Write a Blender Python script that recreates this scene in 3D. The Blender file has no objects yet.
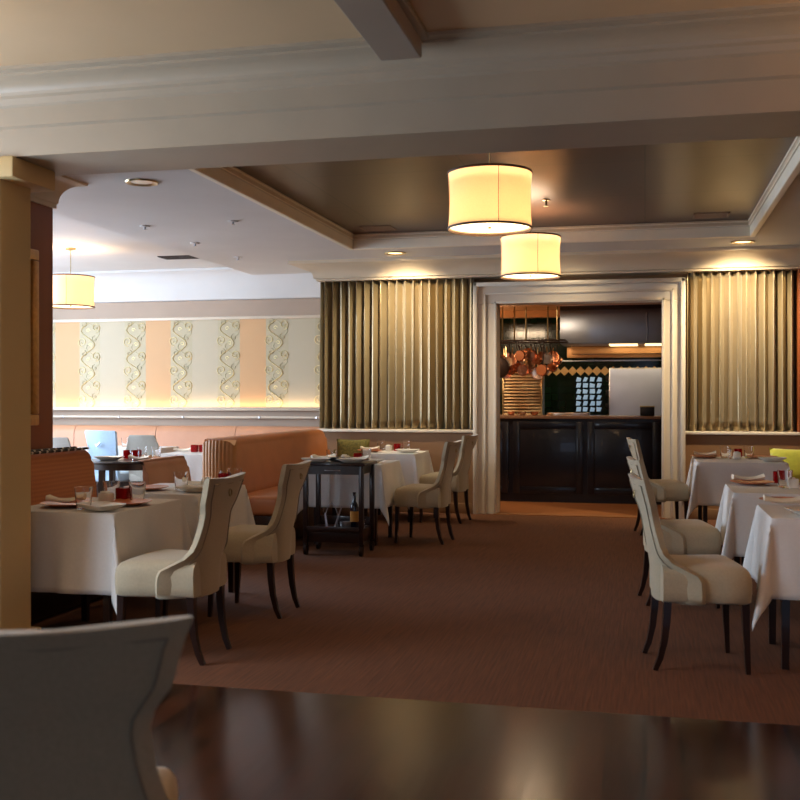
import bpy, bmesh, math, random
from mathutils import Vector, Matrix
random.seed(7)
PI = math.pi
SC = bpy.context.scene
COL = SC.collection
TH = math.radians(13.13)          # camera is turned left of the room's long axis
F = 1050.0
EYE = 1.36
# ------------------------------------------------------------------ camera
cd = bpy.data.cameras.new('camera'); cam = bpy.data.objects.new('camera', cd); COL.objects.link(cam)
cam.location = (0, 0, EYE); cam.rotation_euler = (math.radians(89.89), 0, TH)
cd.sensor_width = 36; cd.lens = F/800*36; cd.clip_start = .05; cd.clip_end = 100
cd.dof.use_dof = True; cd.dof.focus_distance = 9.0; cd.dof.aperture_fstop = 4.5
SC.camera = cam
# ------------------------------------------------------------------ world, exposure
w = bpy.data.worlds.new('world'); SC.world = w; w.use_nodes = True
w.node_tree.nodes['Background'].inputs[0].default_value = (.55, .68, 1, 1)
w.node_tree.nodes['Background'].inputs[1].default_value = .05
SC.view_settings.view_transform = 'Standard'; SC.view_settings.look = 'None'
SC.view_settings.exposure = 0.0; SC.view_settings.gamma = 1
# ------------------------------------------------------------------ lamps
def light(kind, name, loc, power, color, rot=(0,0,0), size=(1,1), spot=None, soft=.05, cat=None):
    d = bpy.data.lights.new(name, kind); o = bpy.data.objects.new(name, d); COL.objects.link(o)
    o.location = loc; o.rotation_euler = rot; d.energy = power; d.color = color
    if kind == 'AREA': d.shape = 'RECTANGLE'; d.size, d.size_y = size
    if kind == 'SPOT': d.spot_size = math.radians(spot[0]); d.spot_blend = spot[1]; d.shadow_soft_size = soft
    if kind == 'POINT': d.shadow_soft_size = soft
    return o
WARM = (1, .70, .40); COOL = (.66, .81, 1.0); AMB = (1, .62, .30)
# daylight through the windows of the left wall (main room)
light('AREA', 'window_daylight', (-9.25, 9.3, 1.9), 540, COOL, (0, -PI/2, 0), (1.9, 5.0))
# daylight through the window of the front room, behind and left of the camera
light('AREA', 'window_daylight', (-4.5, 3.1, 1.7), 132, COOL, (0, -PI/2, 0), (1.9, 2.0))
light('AREA', 'window_daylight', (1.5, -2.9, 1.8), 3, COOL, (PI/2, 0, 0), (3.2, 1.9))
# curtain wash downlights
CURT = [(-2.75, 11.55), (1.0, 11.55), (-.85, 11.62)]
for (x, y), p in zip(CURT, (210, 300, 14)):
    light('SPOT', 'downlight_beam', (x, y, 2.97), p, (1, .82, .54), (math.radians(36), 0, 0), spot=(112, 1), soft=.04)
for x, y, p in ((-4.3, 9.9, 18), (1.5, 8.2, 14), (2.1, 5.7, 8), (-3.2, 5.55, 13), (-3.1, 6.6, 10), (-2.9, 9.6, 14)):
    light('SPOT', 'downlight_beam', (x, y, 2.97), p, (1, .72, .42), (0, 0, 0), spot=(95, .7), soft=.05)

# ------------------------------------------------------------------ helpers
def lin(c):
    c /= 255.0
    return c/12.92 if c <= .04045 else ((c+.055)/1.055)**2.4
def rgb(*c): return tuple(lin(v) for v in c) + (1,)
def mat(name, c, rough=.6, metal=0, noise=0, scale=20, bump=0, coat=0, sheen=0, trans=0, emit=None, es=0, stretch=(1,1,1), ior=1.45, alpha=None):
    m = bpy.data.materials.new(name); m.use_nodes = True
    nt = m.node_tree; b = nt.nodes['Principled BSDF']; c = rgb(*c)
    b.inputs['Base Color'].default_value = c; b.inputs['Roughness'].default_value = rough; b.inputs['Metallic'].default_value = metal
    b.inputs['Coat Weight'].default_value = coat; b.inputs['Sheen Weight'].default_value = sheen
    b.inputs['Transmission Weight'].default_value = trans; b.inputs['IOR'].default_value = ior
    if emit: b.inputs['Emission Color'].default_value = rgb(*emit); b.inputs['Emission Strength'].default_value = es
    if noise or bump:
        tc = nt.nodes.new('ShaderNodeTexCoord'); mp = nt.nodes.new('ShaderNodeMapping'); n = nt.nodes.new('ShaderNodeTexNoise')
        mp.inputs['Scale'].default_value = stretch; n.inputs['Scale'].default_value = scale; n.inputs['Detail'].default_value = 4
        nt.links.new(tc.outputs['Object'], mp.inputs[0]); nt.links.new(mp.outputs[0], n.inputs['Vector'])
        if noise:
            r = nt.nodes.new('ShaderNodeMapRange'); r.inputs['To Min'].default_value = 1-noise; r.inputs['To Max'].default_value = 1+noise
            r.inputs['From Min'].default_value = .3; r.inputs['From Max'].default_value = .7
            v = nt.nodes.new('ShaderNodeVectorMath'); v.operation = 'SCALE'; v.inputs[0].default_value = c[:3]
            nt.links.new(n.outputs['Fac'], r.inputs['Value']); nt.links.new(r.outputs[0], v.inputs['Scale']); nt.links.new(v.outputs[0], b.inputs['Base Color'])
        if bump:
            bn = nt.nodes.new('ShaderNodeBump'); bn.inputs['Strength'].default_value = bump; bn.inputs['Distance'].default_value = .01
            nt.links.new(n.outputs['Fac'], bn.inputs['Height']); nt.links.new(bn.outputs[0], b.inputs['Normal'])
    return m
def stripes_mat(name, axis, period, stops, rough=.6, interp='CONSTANT', off=0, metal=0):
    m = mat(name, (128,128,128), rough, metal); nt = m.node_tree; b = nt.nodes['Principled BSDF']
    tc = nt.nodes.new('ShaderNodeTexCoord'); sp = nt.nodes.new('ShaderNodeSeparateXYZ'); nt.links.new(tc.outputs['Object'], sp.inputs[0])
    a = nt.nodes.new('ShaderNodeMath'); a.operation = 'ADD'; a.inputs[1].default_value = off; nt.links.new(sp.outputs[axis], a.inputs[0])
    d = nt.nodes.new('ShaderNodeMath'); d.operation = 'DIVIDE'; d.inputs[1].default_value = period; nt.links.new(a.outputs[0], d.inputs[0])
    f = nt.nodes.new('ShaderNodeMath'); f.operation = 'FRACT'; nt.links.new(d.outputs[0], f.inputs[0])
    cr = nt.nodes.new('ShaderNodeValToRGB'); cr.color_ramp.interpolation = interp; nt.links.new(f.outputs[0], cr.inputs[0])
    el = cr.color_ramp.elements
    while len(el) > 1: el.remove(el[-1])
    for i, (p, c) in enumerate(stops):
        e = el[0] if i == 0 else el.new(p); e.position = p; e.color = rgb(*c)
    nt.links.new(cr.outputs[0], b.inputs['Base Color']); return m
def brick_mat(name, c1, c2, mortar, bw, bh, ms, rough, plane='XY', coat=0, offset=.5, bump=.3, metal=0):
    m = mat(name, c1, rough, metal, coat=coat); nt = m.node_tree; b = nt.nodes['Principled BSDF']
    tc = nt.nodes.new('ShaderNodeTexCoord'); sp = nt.nodes.new('ShaderNodeSeparateXYZ'); cb = nt.nodes.new('ShaderNodeCombineXYZ')
    nt.links.new(tc.outputs['Object'], sp.inputs[0]); nt.links.new(sp.outputs[plane[0]], cb.inputs[0]); nt.links.new(sp.outputs[plane[1]], cb.inputs[1])
    t = nt.nodes.new('ShaderNodeTexBrick'); nt.links.new(cb.outputs[0], t.inputs['Vector']); t.offset = offset
    t.inputs['Color1'].default_value = rgb(*c1); t.inputs['Color2'].default_value = rgb(*c2); t.inputs['Mortar'].default_value = rgb(*mortar)
    t.inputs['Scale'].default_value = 1; t.inputs['Brick Width'].default_value = bw; t.inputs['Row Height'].default_value = bh; t.inputs['Mortar Size'].default_value = ms
    nt.links.new(t.outputs['Color'], b.inputs['Base Color'])
    if bump:
        bn = nt.nodes.new('ShaderNodeBump'); bn.inputs['Strength'].default_value = bump; bn.inputs['Distance'].default_value = .004; bn.invert = True
        nt.links.new(t.outputs['Fac'], bn.inputs['Height']); nt.links.new(bn.outputs[0], b.inputs['Normal'])
    return m

def B(): return bmesh.new()
def obj(name, bm, m, parent=None, smooth=True, ang=35, sub=0):
    me = bpy.data.meshes.new(name); bmesh.ops.recalc_face_normals(bm, faces=bm.faces); bm.to_mesh(me); bm.free()
    for x in (m if isinstance(m, (list, tuple)) else [m]): me.materials.append(x)
    if smooth:
        me.polygons.foreach_set('use_smooth', [True]*len(me.polygons)); me.set_sharp_from_angle(angle=math.radians(ang))
    o = bpy.data.objects.new(name, me); COL.objects.link(o)
    if parent: o.parent = parent
    if sub:
        s = o.modifiers.new('s', 'SUBSURF'); s.levels = s.render_levels = sub
    return o
def struct(name, bm, m, **k):
    o = obj(name, bm, m, **k); o['kind'] = 'structure'; return o
def tag(o, label, cat, group=None):
    o['label'] = label; o['category'] = cat
    if group: o['group'] = group
    return o
def thing(name, label, cat, loc=(0,0,0), rotz=0, group=None):
    o = bpy.data.objects.new(name, None); COL.objects.link(o); o.empty_display_size = .1
    o.location = loc; o.rotation_euler = (0, 0, rotz); return tag(o, label, cat, group)
def dup(root, loc, rotz=0, label=None, group=None):
    def cp(o, par):
        c = o.copy(); COL.objects.link(c); c.parent = par
        for ch in o.children: cp(ch, c)
        return c
    r = cp(root, None); r.location = loc; r.rotation_euler = (0, 0, rotz)
    if label: r['label'] = label
    if group: r['group'] = group
    return r
def box(bm, x0, x1, y0, y1, z0, z1, bev=0, seg=2, mi=0):
    r = bmesh.ops.create_cube(bm, size=1); v = r['verts']
    for p in v: p.co = Vector(((x0+x1)/2+p.co.x*(x1-x0), (y0+y1)/2+p.co.y*(y1-y0), (z0+z1)/2+p.co.z*(z1-z0)))
    fs = list({f for p in v for f in p.link_faces})
    for f in fs: f.material_index = mi
    if bev: bmesh.ops.bevel(bm, geom=list({e for p in v for e in p.link_edges}), offset=bev, segments=seg, affect='EDGES', profile=.5)
def loft(bm, rings, cap=True, closed=True, mi=0, loop=False):
    V = [[bm.verts.new(p) for p in r] for r in rings]; n = len(V[0])
    pairs = list(zip(V[:-1], V[1:])) + ([(V[-1], V[0])] if loop else [])
    for a, b in pairs:
        for i in range(n if closed else n-1):
            j = (i+1) % n
            f = bm.faces.new((a[i], a[j], b[j], b[i])); f.material_index = mi
    if cap and closed and not loop:
        for r in (V[0], V[-1]):
            try: f = bm.faces.new(r); f.material_index = mi
            except ValueError: pass
def lathe(bm, prof, c=(0,0,0), seg=24, closed=False, mi=0):
    rings = []
    for r, z in prof:
        rings.append([(c[0]+max(r, 1e-4)*math.cos(2*PI*k/seg), c[1]+max(r, 1e-4)*math.sin(2*PI*k/seg), c[2]+z) for k in range(seg)])
    loft(bm, rings, cap=not closed, mi=mi, loop=closed)
def tube(bm, pts, r, seg=8, closed=False, mi=0, rot=0, flat=1):
    pts = [Vector(p) for p in pts]; n = len(pts); R = r if isinstance(r, (list, tuple)) else [r]*n
    rings = []; up = None
    for i in range(n):
        a = pts[(i-1) % n] if closed else pts[max(i-1, 0)]; b = pts[(i+1) % n] if closed else pts[min(i+1, n-1)]
        t = (b-a).normalized()
        if up is None: up = Vector((0,0,1)) if abs(t.z) < .9 else Vector((0,1,0))
        s = t.cross(up).normalized(); up = s.cross(t).normalized()
        rings.append([pts[i]+(s*math.cos(2*PI*k/seg+rot)+up*math.sin(2*PI*k/seg+rot)*flat)*R[i] for k in range(seg)])
    loft(bm, rings, loop=closed, mi=mi)
def extrude_x(bm, prof, x0, x1, mi=0):       # prof: closed (y,z) outline
    loft(bm, [[(x0, y, z) for y, z in prof], [(x1, y, z) for y, z in prof]], mi=mi)
def extrude_y(bm, prof, y0, y1, mi=0):
    loft(bm, [[(x, y0, z) for x, z in prof], [(x, y1, z) for x, z in prof]], mi=mi)
def G(px, py, z):                            # room point at height z that the photograph shows at a pixel
    d = F*(EYE-z)/(py-398); u = (px-400)/F
    return (d*(-math.sin(TH)+u*math.cos(TH)), d*(math.cos(TH)+u*math.sin(TH)), z)

# ------------------------------------------------------------------ materials
M = {}
M['cream'] = mat('cream_paint', (205, 186, 158), .45, noise=.04, scale=3)
M['header'] = mat('greige_gloss_paint', (168, 152, 130), .4, noise=.04, scale=3)
M['column'] = mat('tan_paint', (208, 178, 124), .55, noise=.04, scale=2)
M['ceil'] = mat('white_ceiling_paint', (205, 202, 198), .6, noise=.03, scale=2)
M['frontceil'] = mat('tan_gloss_ceiling', (198, 168, 130), .3, noise=.05, scale=1.5)
M['white'] = mat('white_gloss_paint', (214, 200, 180), .35, noise=.03, scale=4)
M['tray'] = brick_mat('bronze_ceiling_panel', (94, 69, 54), (85, 63, 49), (46, 35, 28), 1.35, 1.35, .004, .34, 'XY', offset=0, bump=.2, metal=.3)
M['tan'] = mat('tan_wall', (150, 116, 82), .6, noise=.05, scale=3)
M['dado'] = mat('brown_tan_dado', (134, 98, 66), .6, noise=.05, scale=3)
M['brown'] = mat('brown_veneer', (140, 74, 36), .45, noise=.15, scale=4, stretch=(1, 1, .15))
M['gold'] = mat('antique_gold', (200, 150, 84), .35, .5, noise=.12, scale=30)
M['taupe'] = mat('taupe_wall', (168, 146, 126), .6, noise=.03, scale=3)
M['carpet'] = mat('brown_carpet', (100, 60, 34), .95, noise=.22, scale=9, stretch=(9, .35, 1), bump=.25)
M['wood'] = None
M['cloth'] = mat('white_linen', (222, 218, 212), .85, noise=.02, scale=60, bump=.06)
M['fabric'] = mat('cream_upholstery', (180, 164, 134), .75, noise=.05, scale=90, bump=.1, sheen=.25)
M['piping'] = mat('taupe_piping', (146, 134, 114), .7, noise=.05, scale=90)
M['leg'] = mat('espresso_wood', (38, 20, 14), .3, noise=.2, scale=20, stretch=(1,1,.2), coat=.3)
M['steel'] = mat('brushed_steel', (190, 192, 198), .28, 1, noise=.06, scale=12, stretch=(.2, 1, 3))
M['brass'] = mat('aged_brass', (170, 150, 110), .3, 1, noise=.1, scale=60)
M['orange'] = mat('orange_leather', (178, 108, 60), .42, noise=.07, scale=6, bump=.05)
M['peach'] = mat('peach_leather', (196, 142, 108), .5, noise=.05, scale=6)
M['black'] = mat('black_satin', (20, 17, 16), .35, noise=.1, scale=10)
M['china'] = mat('white_china', (232, 224, 208), .2, noise=.02, scale=20)
M['terra'] = mat('terracotta_glaze', (196, 118, 76), .35, noise=.08, scale=14)
M['napkin'] = mat('white_napkin', (238, 228, 206), .85, noise=.03, scale=50)
M['glass'] = mat('clear_glass', (255, 255, 255), .02, trans=1, noise=.0, ior=1.3)
M['redglass'] = mat('red_glass', (190, 20, 24), .05, trans=.6, noise=.1, scale=20, ior=1.3)
M['copper'] = mat('copper', (222, 158, 124), .22, 1, noise=.12, scale=14)
M['tin'] = mat('tinned_lining', (226, 204, 182), .22, 1, noise=.12, scale=14)
M['iron'] = mat('seasoned_iron', (44, 28, 22), .5, .5, noise=.15, scale=20)
M['navy'] = mat('navy_lacquer', (14, 18, 30), .3, noise=.08, scale=5, coat=.2)
M['greentile'] = brick_mat('dark_green_glazed_tile', (14, 30, 20), (18, 40, 26), (8, 12, 8), .11, .11, .004, .12, 'XZ', offset=0, bump=.7)
M['ivory'] = mat('ivory_tile', (226, 190, 130), .25, noise=.06, scale=10)
M['copperceil'] = mat('copper_toned_ceiling', (196, 140, 92), .4, .2, noise=.1, scale=5)
M['marble'] = mat('brown_granite', (120, 92, 74), .2, noise=.3, scale=60)
M['greenpillow'] = mat('lime_velvet', (196, 196, 60), .8, noise=.1, scale=20, sheen=.4)
M['olivepillow'] = mat('olive_print', (104, 96, 44), .8, noise=.45, scale=45)
M['bottle'] = mat('dark_bottle_glass', (16, 24, 40), .08, noise=.1, scale=10, coat=.5)
M['label'] = mat('amber_paper_label', (196, 140, 60), .6, noise=.2, scale=40)
def wood():
    m = brick_mat('dark_plank_floor', (64, 32, 18), (34, 17, 10), (8, 5, 4), 1.3, .14, .006, .16, 'YX', coat=0, bump=.06)
    nt = m.node_tree; b = nt.nodes['Principled BSDF']
    b.inputs['Specular IOR Level'].default_value = .36
    tc = nt.nodes.new('ShaderNodeTexCoord'); mp = nt.nodes.new('ShaderNodeMapping'); mp.inputs['Scale'].default_value = (9, .7, 1)
    n = nt.nodes.new('ShaderNodeTexNoise'); n.inputs['Scale'].default_value = 3; n.inputs['Detail'].default_value = 5
    nt.links.new(tc.outputs['Object'], mp.inputs[0]); nt.links.new(mp.outputs[0], n.inputs['Vector'])
    r = nt.nodes.new('ShaderNodeMapRange'); r.inputs['To Min'].default_value = .15; r.inputs['To Max'].default_value = .24
    nt.links.new(n.outputs['Fac'], r.inputs['Value']); nt.links.new(r.outputs[0], b.inputs['Roughness'])
    return m
M['wood'] = wood()
M['wallpaper'] = stripes_mat('striped_wallpaper', 'X', 1.38,
    [(0, (200, 156, 108)), (.268, (180, 166, 134)), (.5, (184, 170, 142)), (.768, (180, 166, 134))], .55, off=5.315)
M['scroll'] = mat('gold_scroll_print', (240, 226, 170), .45, noise=.05, scale=10)
M['scrolldark'] = mat('taupe_scroll_print', (182, 172, 138), .5, noise=.05, scale=10)
M['curtain'] = mat('gold_satin_curtain', (162, 144, 110), .3, .5, noise=.07, scale=5, stretch=(3, 3, .3), sheen=.2)
M['pleat'] = mat('tan_leather', (190, 132, 76), .45, noise=.06, scale=6)
def diamond():
    m = mat('orange_woven', (190, 104, 48), .7); nt = m.node_tree; b = nt.nodes['Principled BSDF']
    tc = nt.nodes.new('ShaderNodeTexCoord'); mp = nt.nodes.new('ShaderNodeMapping'); mp.inputs['Rotation'].default_value = (PI/4, 0, 0); mp.inputs['Scale'].default_value = (0, 52, 52)
    ck = nt.nodes.new('ShaderNodeTexChecker'); ck.inputs['Scale'].default_value = 1; ck.inputs['Color1'].default_value = rgb(180, 108, 56); ck.inputs['Color2'].default_value = rgb(164, 94, 46)
    nt.links.new(tc.outputs['Object'], mp.inputs[0]); nt.links.new(mp.outputs[0], ck.inputs['Vector']); nt.links.new(ck.outputs['Color'], b.inputs['Base Color']); return m
M['diamond'] = diamond()
M['bandprint'] = stripes_mat('black_and_white_braid', 'Y', .09, [(0, (30, 26, 24)), (.45, (200, 190, 170)), (.7, (60, 44, 34))], .7)
def shade_mat():
    m = bpy.data.materials.new('ivory_lampshade_fabric'); m.use_nodes = True; nt = m.node_tree; nt.nodes.clear()
    out = nt.nodes.new('ShaderNodeOutputMaterial'); d = nt.nodes.new('ShaderNodeBsdfDiffuse'); t = nt.nodes.new('ShaderNodeBsdfTranslucent'); mx = nt.nodes.new('ShaderNodeMixShader')
    n = nt.nodes.new('ShaderNodeTexNoise'); n.inputs['Scale'].default_value = 60
    r = nt.nodes.new('ShaderNodeMapRange'); r.inputs['To Min'].default_value = .93; r.inputs['To Max'].default_value = 1.07
    v = nt.nodes.new('ShaderNodeVectorMath'); v.operation = 'SCALE'; v.inputs[0].default_value = rgb(246, 230, 208)[:3]
    nt.links.new(n.outputs['Fac'], r.inputs['Value']); nt.links.new(r.outputs[0], v.inputs['Scale'])
    nt.links.new(v.outputs[0], d.inputs[0]); nt.links.new(v.outputs[0], t.inputs[0]); mx.inputs[0].default_value = .6
    nt.links.new(d.outputs[0], mx.inputs[1]); nt.links.new(t.outputs[0], mx.inputs[2]); nt.links.new(mx.outputs[0], out.inputs[0]); return m
M['shade'] = shade_mat()
M['diffuser'] = mat('glowing_diffuser', (255, 240, 210), .5, emit=(255, 222, 168), es=5)
M['lens'] = mat('lit_lamp_lens', (255, 230, 180), .5, emit=(255, 214, 150), es=3)
M['strip'] = mat('warm_light_strip', (255, 220, 160), .5, emit=(255, 214, 160), es=1.6)
M['skyglass'] = mat('bright_sky', (200, 220, 255), .5, emit=(190, 214, 255), es=1.2)
M['trimdark'] = mat('brown_ribbon', (96, 66, 46), .6, noise=.05, scale=30)

# ------------------------------------------------------------------ room shell
CZ = 3.0
b = B(); box(b, -9.4, 4.2, 4.62, 13.4, -.1, 0); struct('floor', b, M['carpet'], smooth=False)
b = B(); box(b, -4.6, 4.2, -3.1, 4.62, -.1, 0); struct('floor', b, M['wood'], smooth=False)
b = B(); box(b, -3.0, 1.4, 12.45, 17.3, -.09, .004); box(b, -1.685, .187, 12.2, 12.45, -.09, .004); struct('floor', b, mat('kitchen_wood_floor', (150, 96, 56), .4, noise=.1, scale=6), smooth=False)
b = B(); box(b, -1.72, .22, 12.16, 12.32, 0, .012, .004); struct('trim_1', b, mat('oak_threshold', (150, 100, 62), .4, noise=.15, scale=12, stretch=(.2, 1, 1)))
# main ceiling: white plane round the tray, recess at the left
TX0, TX1, TY0, TY1 = -3.11, 1.03, 5.4, 11.05
b = B()
box(b, -5.1, TX0, 5.09, 13.4, CZ, CZ+.3); box(b, TX0, TX1, TY1, 13.4, CZ, CZ+.3); box(b, TX0, TX1, 5.09, TY0, CZ, CZ+.3)
box(b, TX1, 1.62, 5.09, 13.4, CZ, CZ+.3)
box(b, 1.62, 4.2, 11.6, 13.4, CZ, CZ+.3); box(b, 1.62, 4.2, 5.09, 11.6, CZ+.16, CZ+.3)
box(b, -9.4, -5.1, 5.09, 13.4, CZ+.1, CZ+.3)
struct('ceiling', b, M['ceil'], smooth=False)
b = B(); box(b, TX0-.02, TX1+.02, TY0-.02, TY1+.02, CZ+.145, CZ+.28); struct('ceiling', b, M['tray'], smooth=False)
# tray moulding: cream lower bead, tan upper riser
b = B()
def trayring(x0, x1, y0, y1, z0, z1, t, mi):
    box(b, x0, x0+t, y0, y1, z0, z1, .006, 1, mi); box(b, x1-t, x1, y0, y1, z0, z1, .006, 1, mi)
    box(b, x0+t, x1-t, y1-t, y1, z0, z1, .006, 1, mi); box(b, x0+t, x1-t, y0, y0+t, z0, z1, .006, 1, mi)
trayring(TX0-.05, TX1+.05, TY0-.05, TY1+.05, CZ-.02, CZ+.085, .055, 0)
trayring(TX0-.001, TX1+.001, TY0, TY1, CZ+.085, CZ+.125, .02, 1)
trayring(TX0-.001, TX1+.001, TY0, TY1, CZ+.125, CZ+.145, .03, 1)
struct('trim_2', b, [mat('bright_cream_paint', (238, 228, 206), .4, noise=.03, scale=4), M['cream']])
# front room ceiling, beam, header
FZ = 2.935
b = B(); box(b, -4.6, 4.2, -3.1, 4.5, FZ, FZ+.2); struct('ceiling', b, M['frontceil'], smooth=False)
b = B()
for x0 in (-1.125, 2.6):
    box(b, x0, x0+.185, -3.1, 4.45, 2.83, FZ, .006, 1)
    box(b, x0-.03, x0+.215, -3.1, 4.45, 2.905, FZ, .01, 2)
struct('trim_3', b, mat('greige_beam_paint', (150, 134, 118), .5, noise=.03, scale=3))
H0, H1, HZ = 4.63, 5.09, 2.555
b = B()
prof = [(H1, HZ), (H0, HZ), (H0, 2.69), (H0-.018, 2.70), (H0-.018, 2.79), (H0-.03, 2.80), (H0-.035, 2.83)]
for k in range(7):
    a = PI/2*k/6; prof.append((H0-.05-.09*(1-math.cos(a)), 2.84+.06*math.sin(a)))
prof += [(H0-.155, 2.905), (H0-.155, 2.915), (H0-.20, 2.92), (H0-.20, FZ+.1), (H0, 3.2), (H1, 3.2)]
extrude_x(b, prof, -4.6, 4.2); struct('wall_header', b, M['header'], ang=20)
# column
b = B(); box(b, -3.9, -3.12, 4.63, 4.9, 0, 2.46, .004, 1); box(b, -3.95, -3.03, 4.6, 4.99, 2.45, HZ, .01); box(b, -3.95, -3.08, 4.58, 4.94, 0, .16, .01)
struct('wall_column', b, M['column'])
# brown pier with crown
PX = -4.35; PY = 7.12
b = B(); box(b, PX-.35, PX, 4.95, PY, 0, 2.82); struct('wall_pier', b, M['brown'], smooth=False)
b = B()
cp = [(0, 2.79), (.02, 2.79), (.02, 2.82)] + [(.03+.14*(1-math.cos(PI/2*k/8)), 2.83+.15*math.sin(PI/2*k/8)) for k in range(9)] + [(.185, 2.985), (.185, CZ)]
def crown_ring(x0, x1, y0, y1):       # crown around three sides of a block: left, back side face along +Y, right
    rings = []
    for o, z in cp: rings.append([(x0-o, y0, z), (x0-o, y1+o, z), (x1+o, y1+o, z), (x1+o, y0, z)])
    loft(b, rings, cap=False, closed=False)
crown_ring(PX-.35, PX, 4.95, PY); box(b, PX-.34, PX-.01, 4.96, PY-.01, 2.8, CZ-.01); struct('trim_4', b, M['cream'], ang=25)
b = B(); box(b, PX, PX+.03, 5.2, PY-.02, .93, .985, .006); struct('trim_5', b, M['leg'])
# picture frame on the pier
t = thing('picture_frame', 'gilded picture frame on the brown wall beside the tan column', 'picture frame', (PX, 6.75, 0))
b = B()
for y0, y1, z0, z1 in ((-.5, .13, 2.36, 2.44), (-.5, .13, 1.16, 1.24), (.05, .13, 1.24, 2.36), (-.5, -.42, 1.24, 2.36)): box(b, .0, .04, y0, y1, z0, z1, .012)
obj('frame', b, M['gold'], t)
b = B(); box(b, .002, .012, -.43, .06, 1.23, 2.37); obj('canvas', b, mat('amber_canvas', (140, 84, 40), .6, noise=.3, scale=3), t)
# wallpaper wall
WY = 13.3; X0, X1 = -9.3, -3.8
b = B(); box(b, X0, X1, WY, WY+.15, 0, 3.3); struct('wall_back_left', b, M['cream'], smooth=False)
b = B(); box(b, X0, X1, WY-.02, WY, 2.46, 2.68); box(b, X0, X1, WY-.02, WY, .9, 1.20); struct('trim_6', b, M['taupe'])
b = B(); box(b, X0, X1, WY-.04, WY, 2.42, 2.46, .008); box(b, X0, X1, WY-.1, WY, 1.19, 1.215, .006); box(b, X0, X1, WY-.10, WY-.085, 1.215, 1.235, .004)
struct('trim_7', b, M['white'])
b = B(); extrude_x(b, [(WY, 2.68), (WY-.04, 2.69)] + [(WY-.05-.16*(1-math.cos(PI/2*k/6)), 2.72+.35*math.sin(PI/2*k/6)) for k in range(7)] + [(WY-.21, 3.12), (WY, 3.12)], X0, X1)
struct('trim_8', b, M['ceil'])
b = B(); box(b, X0, X1, WY-.012, WY, 1.215, 2.42, mi=0)
def spiral(cx, cz, r0, turns, s, a0):
    return [(cx+s*r*math.cos(a), WY-.014, cz+r*math.sin(a)) for r, a in ((r0*(1-k/18*.75), a0+turns*2*PI*k/18) for k in range(19))]
c = -4.79-.69*5
n = 0
while c < -3.95:
    if c > -8.3:
        z = 1.235
        pts1, pts2 = [], []
        for k in range(61):
            zz = z+1.17*k/60; a = zz*2*PI/.4
            pts1.append((c-.02+  .10*math.sin(a), WY-.014, zz)); pts2.append((c+.05-.10*math.sin(a+.6), WY-.014, zz))
        tube(b, pts1, .011, 5, mi=1, flat=.4); tube(b, pts2, .008, 5, mi=2, flat=.4)
        for k in range(6):
            s = 1 if k % 2 else -1
            tube(b, spiral(c+s*.10, 1.34+.2*k, .07, 1.3, s, -PI/2), .009, 5, mi=1, flat=.4)
            tube(b, spiral(c-s*.08, 1.38+.2*k, .045, 1.1, -s, PI/2), .007, 5, mi=2, flat=.4)
            tube(b, spiral(c-s*.02, 1.30+.2*k, .03, 1.0, s, 0), .006, 5, mi=1, flat=.4)
    c += .69
struct('wall_wallpaper', b, [M['wallpaper'], M['scroll'], M['scrolldark']])
b = B(); box(b, X0+.2, X1-.1, WY-.075, WY-.045, 1.216, 1.226); tag(obj('light_strip', b, M['strip']), 'warm light strip hidden on the ledge under the striped wallpaper', 'light strip')
light('AREA', 'strip_glow', (-6.5, WY-.07, 1.24), 8, (1, .72, .46), (math.radians(165), 0, 0), (5.2, .03))
light('AREA', 'ceiling_cove_glow', (-6.5, WY-.5, 3.05), 3, (1, .86, .7), (0, 0, 0), (5.2, .08))
t = thing('wall_rail', 'white round rail with brackets along the wall under the wallpaper', 'rail', (0, WY-.09, 1.10))
b = B(); tube(b, [(X0, 0, 0), (-3.9, 0, 0)], .017, 10); obj('rail', b, M['white'], t)
for x in (-7.9, -7.05, -6.1, -5.0, -4.2):
    b = B(); lathe(b, [(.024, -.012), (.024, .012)], seg=12); tube(b, [(0, 0, 0), (0, .068, -.01)], .008, 8); o = obj('bracket', b, M['steel'], t); o.location = (x, 0, 0)
# left wall with window openings (daylight side)
b = B(); box(b, -9.5, -9.35, 5.0, 13.4, 0, .9); box(b, -9.5, -9.35, 5.0, 13.4, 2.9, 3.3)
for y in (5.0, 7.1, 9.0, 11.0, 13.1): box(b, -9.5, -9.35, y, y+.3, .9, 2.9)
struct('wall_left', b, M['cream'], smooth=False)
for i, y in enumerate((7.4, 9.3, 11.3)):
    b = B(); box(b, -9.46, -9.44, y-.01, y+1.81, .9, 2.9, mi=1)
    for k in range(3): box(b, -9.43, -9.38, y+.0+k*.87, y+.05+k*.87, .9, 2.9)
    struct('window_%d' % (i+1), b, [M['white'], M['skyglass']], smooth=False)
b = B(); box(b, -9.5, -4.6, 4.9, 5.05, 0, 3.3); struct('wall_front_left', b, M['tan'], smooth=False)
b = B(); box(b, 4.0, 4.2, -3.1, 13.4, 0, 3.3); struct('wall_right', b, M['tan'], smooth=False)
b = B(); box(b, -4.7, -4.6, -3.1, 4.9, 0, 3.0); struct('wall_left', b, M['tan'], smooth=False)
b = B(); box(b, -4.7, 4.2, -3.2, -3.1, 0, 3.0); struct('wall_front', b, M['tan'], smooth=False)
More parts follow.
